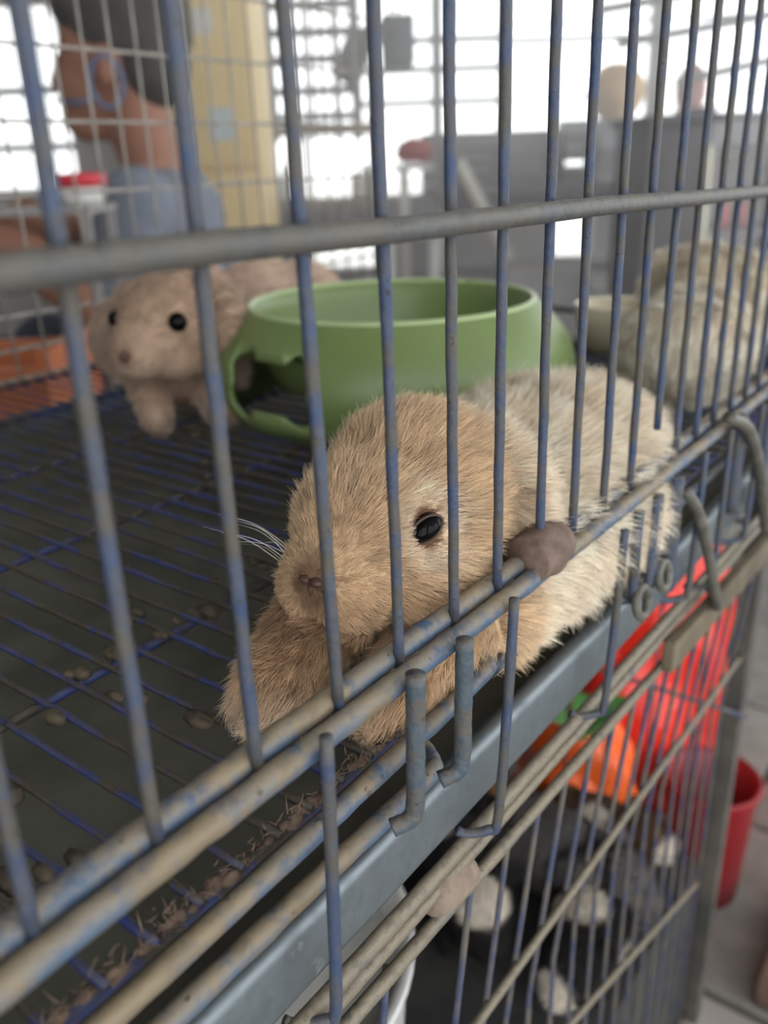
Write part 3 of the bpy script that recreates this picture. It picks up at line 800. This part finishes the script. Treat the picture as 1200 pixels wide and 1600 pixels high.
piebald('black guinea pig with tan patches, at the top of the huddle by the orange bag', (.450, .200, LZ), math.radians(200), 1.0, (BK, OR, WH), 1)
piebald('black guinea pig with a white blaze lying behind the lower bars under the taped rods', (.375, .165, LZ), math.radians(240), 1.0, (BK, BK, WH), 2.2)
piebald('dark grey guinea pig in the middle of the huddle', (.440, .105, LZ), math.radians(262), 1.05, (GY, BK, GY), 3.1)
piebald('brown guinea pig with a cream back nearest the cage end', (.491, .098, LZ), math.radians(280), .8, (BR, BR, WH), 4.4)
piebald('black guinea pig with a big white flank at the front of the huddle', (.395, .058, LZ), math.radians(185), .85, (BK, WH, WH), 0.6)
def basin():
    c = (.137, .135, LZ)
    root = thing('white_basin', 'round white plastic basin standing in the lower cage', 'basin', c)
    V, F = lathe_vf([(.001, .006), (.066, .006), (.074, .06), (.084, .200), (.089, .202), (.0895, .197), (.086, .196), (.077, .06), (.069, 0), (.001, 0)], c, 56)
    mesh_obj('shell', V, F, M['white_plastic'], root)
    V, F = lathe_vf([(.001, .180), (.06, .179), (.082, .176)], c, 40)
    mesh_obj('bedding', V, F, plain('pale_bedding', (.6, .58, .54), .9, (.7, .68, .64), 60, 0, .002), root, kind='stuff')
basin()

# ------------------------------------------------------------------ beyond the end of the lower cage: red sack, orange bag, tub, paving
def crumple(name, label, cat, c, r, mat, seed, lobes=22, amp=.16):
    rg = np.random.default_rng(seed)
    bm = bmesh.new(); bmesh.ops.create_icosphere(bm, subdivisions=5, radius=1)
    dirs = unit(rg.normal(0, 1, (lobes, 3)))
    for v in bm.verts:
        n = np.array(v.co); k = 1 + amp * np.max(np.abs(np.sin(6 * (dirs @ n)))) - amp * np.min(np.abs(dirs @ n)) * 2 + amp * .5 * math.sin(9 * n[0] + 7 * n[2] + seed)
        v.co = Vector((n[0] * r[0] * k, n[1] * r[1] * k, max(n[2] * k, -.93) * r[2])) + Vector(c)
    me = bpy.data.meshes.new(name); bm.to_mesh(me); bm.free()
    o = add(name, me, mat); tag(o, label, cat); return o
redm, t, b = nt('red_bag_plastic')
b.inputs['Base Color'].default_value = (.78, .035, .02, 1); b.inputs['Roughness'].default_value = .35
orm, t, b = nt('orange_bag_plastic')
b.inputs['Base Color'].default_value = (.85, .13, .02, 1); b.inputs['Roughness'].default_value = .4
crumple('plastic_sack', 'bright red crumpled plastic sack seen through the lower bars beyond the cage end', 'sack', (.81, .162, -.44), (.118, .075, .16), redm, 3)
crumple('plastic_bag', 'orange crumpled plastic bag leaning against the red sack', 'bag', (.605, .165, -.497), (.058, .055, .103), orm, 5)
def tub():
    c = (.68, .054, -.6)
    root = thing('red_tub', 'small dark red plastic tub on the floor in front of the red sack', 'tub', c)
    m = plain('dark_red_plastic', (.30, .02, .025), .4)
    V, F = lathe_vf([(.001, .005), (.034, .005), (.041, .145), (.044, .147), (.044, .141), (.042, .139), (.036, 0), (.001, 0)], c, 32)
    mesh_obj('shell', V, F, m, root)
    V, F = lathe_vf([(.0435, .142), (.047, .144), (.0435, .148)], c, 32, True); mesh_obj('rim', V, F, m, root)
tub()
def greens():
    root = thing('leaf_bunch', 'small bunch of green leaves lying on top of the orange bag', 'leaves', (.592, .148, -.385))
    m = plain('leaf_green', (.06, .22, .04), .5, (.1, .32, .07), 40)
    for k in range(7):
        a = random.uniform(0, 6.28); t = Vector((math.cos(a), math.sin(a), random.uniform(-.2, .5))).normalized(); s = t.cross(Vector((0, 0, 1))).normalized(); up = s.cross(t)
        p = Vector((.592, .148, -.382)); L = random.uniform(.03, .05)
        V, F = [], []
        for i in range(7):
            q = i / 6; wd = .013 * math.sin(math.pi * min(1, q * .92 + .06))
            ctr = p + t * L * q + up * (.010 * q * (1 - q) * 2)
            V += [ctr - s * wd + up * .002, ctr, ctr + s * wd + up * .002]
        for i in range(6):
            for j in range(2): F.append((i * 3 + j, i * 3 + j + 1, i * 3 + j + 4, i * 3 + j + 3))
        mesh_obj('leaf', V, F, m, root)
greens()
def paving():
    bed = box('path', (.56, -1.2, -.602), (2.4, .6, -.5995), M['tilejoint'], kind='structure')
    s = .235
    V, F = box_vf((0, 0, 0), (s - .007, s - .007, .010))
    mes = []
    for k in range(4):
        me = bevel_mesh(V, F, .0025, 2); me.name = 'paving_tile'; mes.append(me)
    for i in range(8):
        for j in range(7):
            o = add('paving_tile', mes[(i * 3 + j) % 4], M['tile'], None)
            o.location = (.565 + i * s, -1.13 + j * s, -.5995 + random.uniform(-.0012, .0012)); attach(o, bed)
paving()

# ================================================================== SHOP BEHIND THE CAGES
def cabinet():
    root = thing('yellow_cabinet', 'tall pale yellow cabinet with paper stickers, behind the person', 'cabinet', room(2.75, -.42, -.6))
    m = plain('yellow_laminate', (.84, .63, .30), .5, (.88, .70, .38), 4)
    rbox('body', 2.62, 3.0, -.70, -.305, -.6, 1.0, m, root, .004)
    for r0, r1 in ((-.697, -.494), (-.490, -.308)):
        for z0, z1 in ((-.58, .10), (.11, .98)):
            dr = rbox('door', 2.60, 2.62, r0, r1, z0, z1, m, root, .004)
            rbox('handle', 2.575, 2.60, r1 - .03 if r0 < -.6 else r0 + .015, r1 - .015 if r0 < -.6 else r0 + .03, z0 + .3, z0 + .42, plain('dark_handle', (.12, .11, .1), .5), dr)
    pm = plain('pale_blue_paper', (.62, .68, .70), .8)
    rbox('sticker', 2.597, 2.60, -.44, -.375, .18, .262, pm, root)
    rbox('sticker', 2.597, 2.60, -.455, -.405, .44, .50, plain('white_paper', (.75, .74, .72), .8), root)
cabinet()
def shelf_unit():
    root = thing('shelf_unit', 'open pale wooden shelf unit with glass-bright gaps beside the yellow cabinet', 'shelf', room(3.4, -.1, -.6))
    m = plain('pale_shelf_wood', (.40, .34, .29), .7, (.48, .42, .36), 6)
    for r in (-.40, .02): rbox('upright', 3.4, 3.6, r - .02, r + .02, -.6, .27, m, root)
    for z in (.225, -.03, -.42): rbox('shelf', 3.4, 3.6, -.40, .02, z - .016, z + .016, m, root)
    rbox('mullion', 3.45, 3.48, -.25, -.235, -.014, .21, m, root)
    jm = plain('frosted_jar', (.70, .68, .64), .4)
    for k, (r, h) in enumerate(((-.36, .10), (-.32, .13), (-.06, .09), (-.02, .12))):
        c = room(3.5, r, -.014)
        V, F = lathe_vf([(.001, 0), (.018, 0), (.019, h * .75), (.012, h * .85), (.012, h), (.001, h)], c, 16)
        o = mesh_obj('jar', V, F, jm); tag(o, ['short pale jar at the cabinet end of the shelf', 'tall pale jar second from the cabinet on the shelf', 'short pale jar third along the shelf', 'tall pale jar at the window end of the shelf'][k], 'jar', 'jars on the shelf unit')
shelf_unit()
def lamp_and_cloth():
    g = plain('grey_hanging', (.25, .25, .26), .8)
    root = thing('hanging_box', 'dark grey box hanging in front of the bright window', 'box', room(3.6, .13, .45))
    rbox('case', 3.55, 3.75, .055, .175, .44, .60, g, root, .01); V, F = tube_vf([room(3.65, .115, .6), room(3.65, .115, 1.75)], .006, 6); mesh_obj('cord', V, F, g, root)
    root = thing('hanging_cloth', 'grey triangular cloth hanging by the window, point down', 'cloth', room(3.3, -.17, .3))
    pr = [(-.06, .52), (.10, .56), (.02, .47), (-.04, .33), (-.13, .40)]
    V = [room(3.3 + .01 * (k % 2), r, z) for k, (r, z) in enumerate(pr)] + [room(3.33, r, z) for r, z in pr]; n = 5
    F = [tuple(range(n)), tuple(reversed(range(n, 2 * n)))] + [(i, i + n, (i + 1) % n + n, (i + 1) % n) for i in range(n)]
    mesh_obj('cloth', V, F, g, root, False); V, F = tube_vf([room(3.31, .08, .55), room(3.31, .1, 1.75)], .005, 6); mesh_obj('string', V, F, g, root)
lamp_and_cloth()
def counter():
    root = thing('display_table', 'long dark table with pale legs standing under the window wall', 'table', room(3.1, .5, -.6))
    dk = plain('dark_table_top', (.17, .16, .17), .6, (.24, .22, .23), 5); lt = plain('pale_leg', (.5, .48, .45), .6)
    rbox('tabletop', 2.9, 3.3, .19, .93, -.005, .03, dk, root, .005)
    rbox('apron', 2.94, 3.26, .23, .90, -.06, -.005, dk, root)
    for d in (2.95, 3.22):
        for r in (.22, .88): rbox('leg', d, d + .03, r, r + .03, -.6, -.005, lt, root, .003)
    rbox('shelf', 2.95, 3.25, .22, .90, -.25, -.23, dk, root)
    cr = plain('dark_crate', (.20, .185, .18), .7, (.28, .26, .25), 8)
    for k, (r0, r1, h, lab) in enumerate(((.23, .42, .12, 'low dark crate on the table nearest the shelf unit'), (.44, .60, .09, 'lowest dark crate in the middle of the table'), (.62, .74, .15, 'tallest dark crate on the table'))):
        q = thing('crate', lab, 'crate', room(3.1, (r0 + r1) / 2, .032), 'crates on the display table')
        rbox('base', 3.0, 3.2, r0, r1, .032, .04, cr, q)
        for a, b_ in ((3.0, 3.01), (3.19, 3.2)):
            for z in range(3): rbox('slat', a, b_, r0, r1, .042 + z * h / 3, .03 + (z + 1) * h / 3 - .006, cr, q)
        for a in (r0, r1 - .01): rbox('end_panel', 3.01, 3.19, a, a + .01, .04, .03 + h, cr, q)
    q = thing('stool', 'small white stool standing in front of the dark table', 'stool', room(2.7, .12, -.6))
    wm = plain('white_stool', (.66, .65, .62), .5)
    rbox('seat', 2.6, 2.8, .03, .20, -.10, -.07, wm, q, .01)
    for d in (2.61, 2.77):
        for r in (.04, .17): rbox('leg', d, d + .02, r, r + .02, -.6, -.1, wm, q)
    o = crumple('cloth_bag', 'dull red cloth bag on the table end by the window', 'bag', room(3.0, .14, .135), (.05, .05, .035), plain('dull_red', (.42, .14, .13), .8), 8)
    rbox('post', 2.98, 3.02, .09, .12, -.6, .10, wm, root); rbox('ledge', 2.95, 3.05, .07, .2, .08, .1, wm, root)
    o = crumple('feed_sack', 'rounded beige feed sack standing on the sill against the sky', 'sack', room(3.85, 1.0, .335), (.10, .11, .105), plain('beige_sack', (.62, .42, .22), .8, (.68, .48, .27), 10), 11, 8, .04)
    o = crumple('clay_pot', 'reddish rounded pot on the sill beside the beige sack', 'pot', room(3.85, 1.30, .33), (.06, .06, .10), plain('reddish_clay', (.40, .20, .17), .8), 12, 5, .03)
counter()
def dark_hutch():
    root = thing('dark_hutch', 'tall dark hutch with a narrow pale strip painted as a bright gap, beyond the cage end', 'hutch', room(2.3, .76, -.6))
    m = plain('dark_hutch_wood', (.075, .065, .07), .7, (.11, .095, .095), 6)
    rbox('side_panel', 2.2, 2.5, .655, .685, -.6, .17, m, root, .003); rbox('front_panel', 2.2, 2.22, .685, .80, -.6, .17, m, root, .003)
    rbox('top', 2.18, 2.52, .645, .83, .17, .19, m, root, .003); rbox('rear_panel', 2.48, 2.5, .685, .80, -.6, .17, m, root)
    rbox('gap_light_strip', 2.19, 2.2, .795, .808, -.14, .12, plain('gap_light_tone', (.72, .70, .55), .6), root)  # pale colour standing in for light through a narrow gap
    q = thing('goods_rack', 'grey rack of small goods beyond the dark hutch', 'rack', room(2.6, 1.03, -.6))
    g = plain('grey_rack', (.30, .28, .28), .7)
    for r in (.9, 1.2): rbox('upright', 2.5, 2.8, r, r + .02, -.6, .22, g, q)
    for z in (-.4, -.21, -.10, .10, .2): rbox('shelf', 2.5, 2.8, .9, 1.22, z - .012, z, g, q)
    pk = plain('pink_plastic', (.75, .22, .24), .5)
    for k, r in enumerate((1.0, 1.05)):
        V, F = lathe_vf([(.001, 0), (.016, 0), (.017, .055), (.009, .065), (.009, .08), (.001, .08)], room(2.6, r, -.10), 16)
        o = mesh_obj('bottle', V, F, pk); tag(o, ['pink bottle on the rack, next to the dark hutch', 'pink bottle on the rack, second from the dark hutch'][k], 'bottle', 'pink bottles on the rack')
    for k, r in enumerate((.94, .99, 1.04, 1.09)):
        o = rbox('tin', 2.55, 2.59, r, r + .035, -.21, -.155, plain('cream_tin', (.6, .55, .45), .5), None, .004)
        tag(o, ['cream tin nearest the hutch', 'cream tin second from the hutch', 'cream tin third from the hutch', 'cream tin farthest from the hutch'][k] + ' on the lower rack shelf', 'tin', 'cream tins on the rack')
dark_hutch()
def leaning_plank():
    V, F = tube_vf([room(2.78, .42, -.19), room(2.86, .27, .10)], .022, 4)
    o = mesh_obj('plank', V, F, plain('pale_plank', (.62, .60, .55), .7), None, False)
    tag(o, 'short pale plank leaning against the front edge of the dark table', 'plank')
    o = rbox('storage_bin', 2.55, 2.80, .38, .62, -.6, -.19, plain('grey_bin', (.33, .31, .31), .7, (.40, .38, .37), 8), None, .008)
    tag(o, 'grey storage bin on the floor under the foot of the pale plank', 'bin')
    o = box('wooden_block', (.565, -.15, -.589), (.72, -.030, -.555), plain('brown_block', (.10, .06, .045), .8, (.16, .10, .07), 30), None, .004)
    tag(o, 'dark brown wooden block lying on the paving beside the lower cage post', 'block')
leaning_plank()
def white_bucket():
    c = room(3.3, .80, -.6)
    root = thing('white_bucket', 'white bucket on the floor beside the table end', 'bucket', c)
    V, F = lathe_vf([(.001, .004), (.06, .004), (.075, .26), (.08, .262), (.08, .25), (.077, .25), (.063, 0), (.001, 0)], c, 28); mesh_obj('shell', V, F, M['white_plastic'], root)
white_bucket()

# ------------------------------------------------------------------ scattering volume added behind the cages to stand in for lens glare
def veil():
    m = bpy.data.materials.new('veil_scatter'); m.use_nodes = True; t = m.node_tree; t.nodes.clear()
    v = t.nodes.new('ShaderNodeVolumeScatter'); v.inputs['Color'].default_value = (.95, .97, 1, 1); v.inputs['Density'].default_value = VEIL; v.inputs['Anisotropy'].default_value = .5
    out = t.nodes.new('ShaderNodeOutputMaterial'); t.links.new(v.outputs[0], out.inputs['Volume'])
    o = rbox('veil', .95, 3.95, -2.5, 2.9, -.55, 1.7, m, kind='stuff')
    tag(o, 'bright veil added in the shop behind the cages, standing in for lens glare', 'veil')
VEIL = 0.17
veil()
# ------------------------------------------------------------------ person
def person():
    root = thing('person', 'person in a grey-blue shirt with short dark hair, sitting in profile behind the cage', 'person', room(1.55, -.40, -.6))
    skin = plain('brown_skin', (.27, .115, .07), .55, (.31, .14, .085), 12)
    def w(d, r, z): return room(d, r, z)
    eu = (0, 0, ROOM_ROT)
    E_ = [ell(w(1.5, -.385, .275), (.068, .088, .095), eu), ell(w(1.5, -.425, .235), (.055, .055, .065), eu), ell(w(1.5, -.44, .19), (.038, .040, .035), eu),
          ell(w(1.5, -.480, .245), (.012, .015, .016), eu), ell(w(1.5, -.474, .262), (.011, .012, .022), eu), ell(w(1.5, -.468, .205), (.017, .011, .009), eu),
          ell(w(1.425, -.385, .255), (.009, .018, .030), eu), ell(w(1.575, -.385, .255), (.009, .018, .030), eu)]
    E_ += chain([(w(1.5, -.37, .22), .055), (w(1.52, -.355, .13), .055)], 4)
    # torso, arms, legs as one surface
    E_ += [ell(w(1.53, -.345, .03), (.15, .085, .09), eu), ell(w(1.54, -.325, -.10), (.145, .095, .13), eu), ell(w(1.55, -.32, -.24), (.14, .10, .10), eu)]
    for s in (-1, 1):
        d0 = 1.53 + s * .16
        E_ += chain([(w(d0, -.35, .06), .052), (w(d0 - .03, -.40, -.10), .042), (w(d0 - .06, -.50, .00), .036), (w(d0 - .10 if s < 0 else d0 - .14, -.560, .035), .027)], 6)
        E_ += chain([(w(1.55 + s * .09, -.34, -.26), .08), (w(1.53 + s * .11, -.62, -.20), .062), (w(1.53 + s * .11, -.65, -.50), .042), (w(1.53 + s * .11, -.67, -.57), .035), (w(1.53 + s * .11, -.77, -.58), .026)], 7)
        hb = (d0 - .10 if s < 0 else d0 - .14)
        for k in range(4):
            q = (k - 1.5) * .016
            E_ += chain([(w(hb, -.565, .035 + q), .014), (w(hb - .012, -.600 - .006 * (k in (1, 2)), .034 + q), .0095), (w(hb - .03, -.622 - .007 * (k in (1, 2)), .028 + q), .008), (w(hb - .045, -.615, .022 + q), .007)], 4)
        E_ += chain([(w(hb, -.555, .055), .013), (w(hb - .025, -.575, .072), .010), (w(hb - .045, -.592, .068), .008)], 4)
    me = blob_mesh('person_body', E_, .0065, 4)
    add('body', me, skin, root)
    hair = blob_mesh('hair', [ell(w(1.5, -.368, .315), (.078, .090, .082), eu), ell(w(1.5, -.335, .270), (.074, .062, .075), eu), ell(w(1.5, -.43, .345), (.06, .045, .04), eu)], .006, 4)
    o = add('hair', hair, plain('dark_hair', (.028, .024, .022), .7, (.05, .042, .036), 30), root); o['label'] = 'short dark hair'
    shirt = [ell(w(1.53, -.345, .035), (.16, .096, .088), eu), ell(w(1.54, -.325, -.10), (.155, .106, .13), eu), ell(w(1.55, -.32, -.2), (.15, .108, .09), eu)]
    for s in (-1, 1):
        d0 = 1.53 + s * .16; shirt += chain([(w(d0, -.35, .06), .062), (w(d0 - .02, -.385, -.05), .056)], 4)
    o = add('shirt', blob_mesh('shirt', shirt, .007, 4), plain('grey_blue_cotton', (.16, .18, .225), .9, (.20, .22, .27), 25), root); o['label'] = 'grey-blue short-sleeved shirt'
    tr = [ell(w(1.55, -.32, -.26), (.15, .11, .09), eu)]
    for s in (-1, 1): tr += chain([(w(1.55 + s * .09, -.34, -.26), .09), (w(1.53 + s * .11, -.62, -.20), .072), (w(1.53 + s * .11, -.65, -.50), .052), (w(1.53 + s * .11, -.66, -.555), .05)], 7)
    o = add('trousers', blob_mesh('trousers', tr, .007, 4), plain('navy_cloth', (.03, .035, .06), .9), root); o['label'] = 'dark navy trousers'
    for s in (1,):
        P = [w(1.42 + .0, -.385 + .024 * math.cos(t), .235 + .034 * math.sin(t)) for t in np.linspace(0, 2 * math.pi, 21)]
        P2 = [w(1.421, -.40, .215), w(1.43, -.44, .21), w(1.45, -.472, .215)]
        V, F = merge([tube_vf(P, .004, 6), tube_vf(P2, .004, 6)]); o = mesh_obj('strap', V, F, plain('blue_strap', (.12, .15, .26), .7), root); o['label'] = 'thin blue-grey strap looped round the ear'
    st = thing('orange_stool', 'terracotta orange stool under the sitting person', 'stool', room(1.55, -.32, -.6))
    om = plain('terracotta_plastic', (.50, .17, .07), .5)
    rbox('seat', 1.40, 1.70, -.46, -.19, -.42, -.39, om, st, .01)
    for d in (1.41, 1.66):
        for r in (-.45, -.23): rbox('leg', d, d + .03, r, r + .03, -.6, -.42, om, st, .004)
person()
def foreground_bits():
    c = room(1.16, -.365, .0755)
    root = thing('red_white_tub', 'white tub with a red band and lid on the rack behind the back wires', 'tub', c)
    V, F = lathe_vf([(.001, 0), (.028, 0), (.031, .022), (.001, .022)], c, 24); mesh_obj('body', V, F, M['white_plastic'], root)
    V, F = lathe_vf([(.001, .022), (.033, .022), (.033, .037), (.001, .038)], c, 24); mesh_obj('lid', V, F, plain('red_lid', (.6, .03, .05), .4), root)
    q = thing('side_rack', 'thin steel rack behind the back wires, carrying the red-lidded tub', 'rack', room(1.14, -.42, -.6))
    g = plain('rack_steel', (.30, .29, .28), .5)
    rbox('shelf', 1.08, 1.20, -.56, -.335, .068, .075, g, q)
    for d in (1.085, 1.185):
        for r in (-.555, -.345): rbox('leg', d, d + .008, r, r + .008, -.6, .068, g, q)
    cr = thing('orange_crate', 'terracotta orange plastic crate on the floor behind the back wires', 'crate', room(.98, -.43, -.6))
    om = plain('crate_orange', (.55, .17, .06), .5, (.45, .13, .05), 8)
    rbox('base', .90, 1.08, -.56, -.35, -.6, -.58, om, cr)
    for a, b_ in ((.90, .915), (1.065, 1.08)):
        for k in range(6): rbox('slat', a, b_, -.56, -.35, -.57 + k * .085, -.50 + k * .085, om, cr)
    for a in (-.56, -.365): rbox('end_panel', .915, 1.065, a, a + .015, -.58, -.06, om, cr)
foreground_bits()
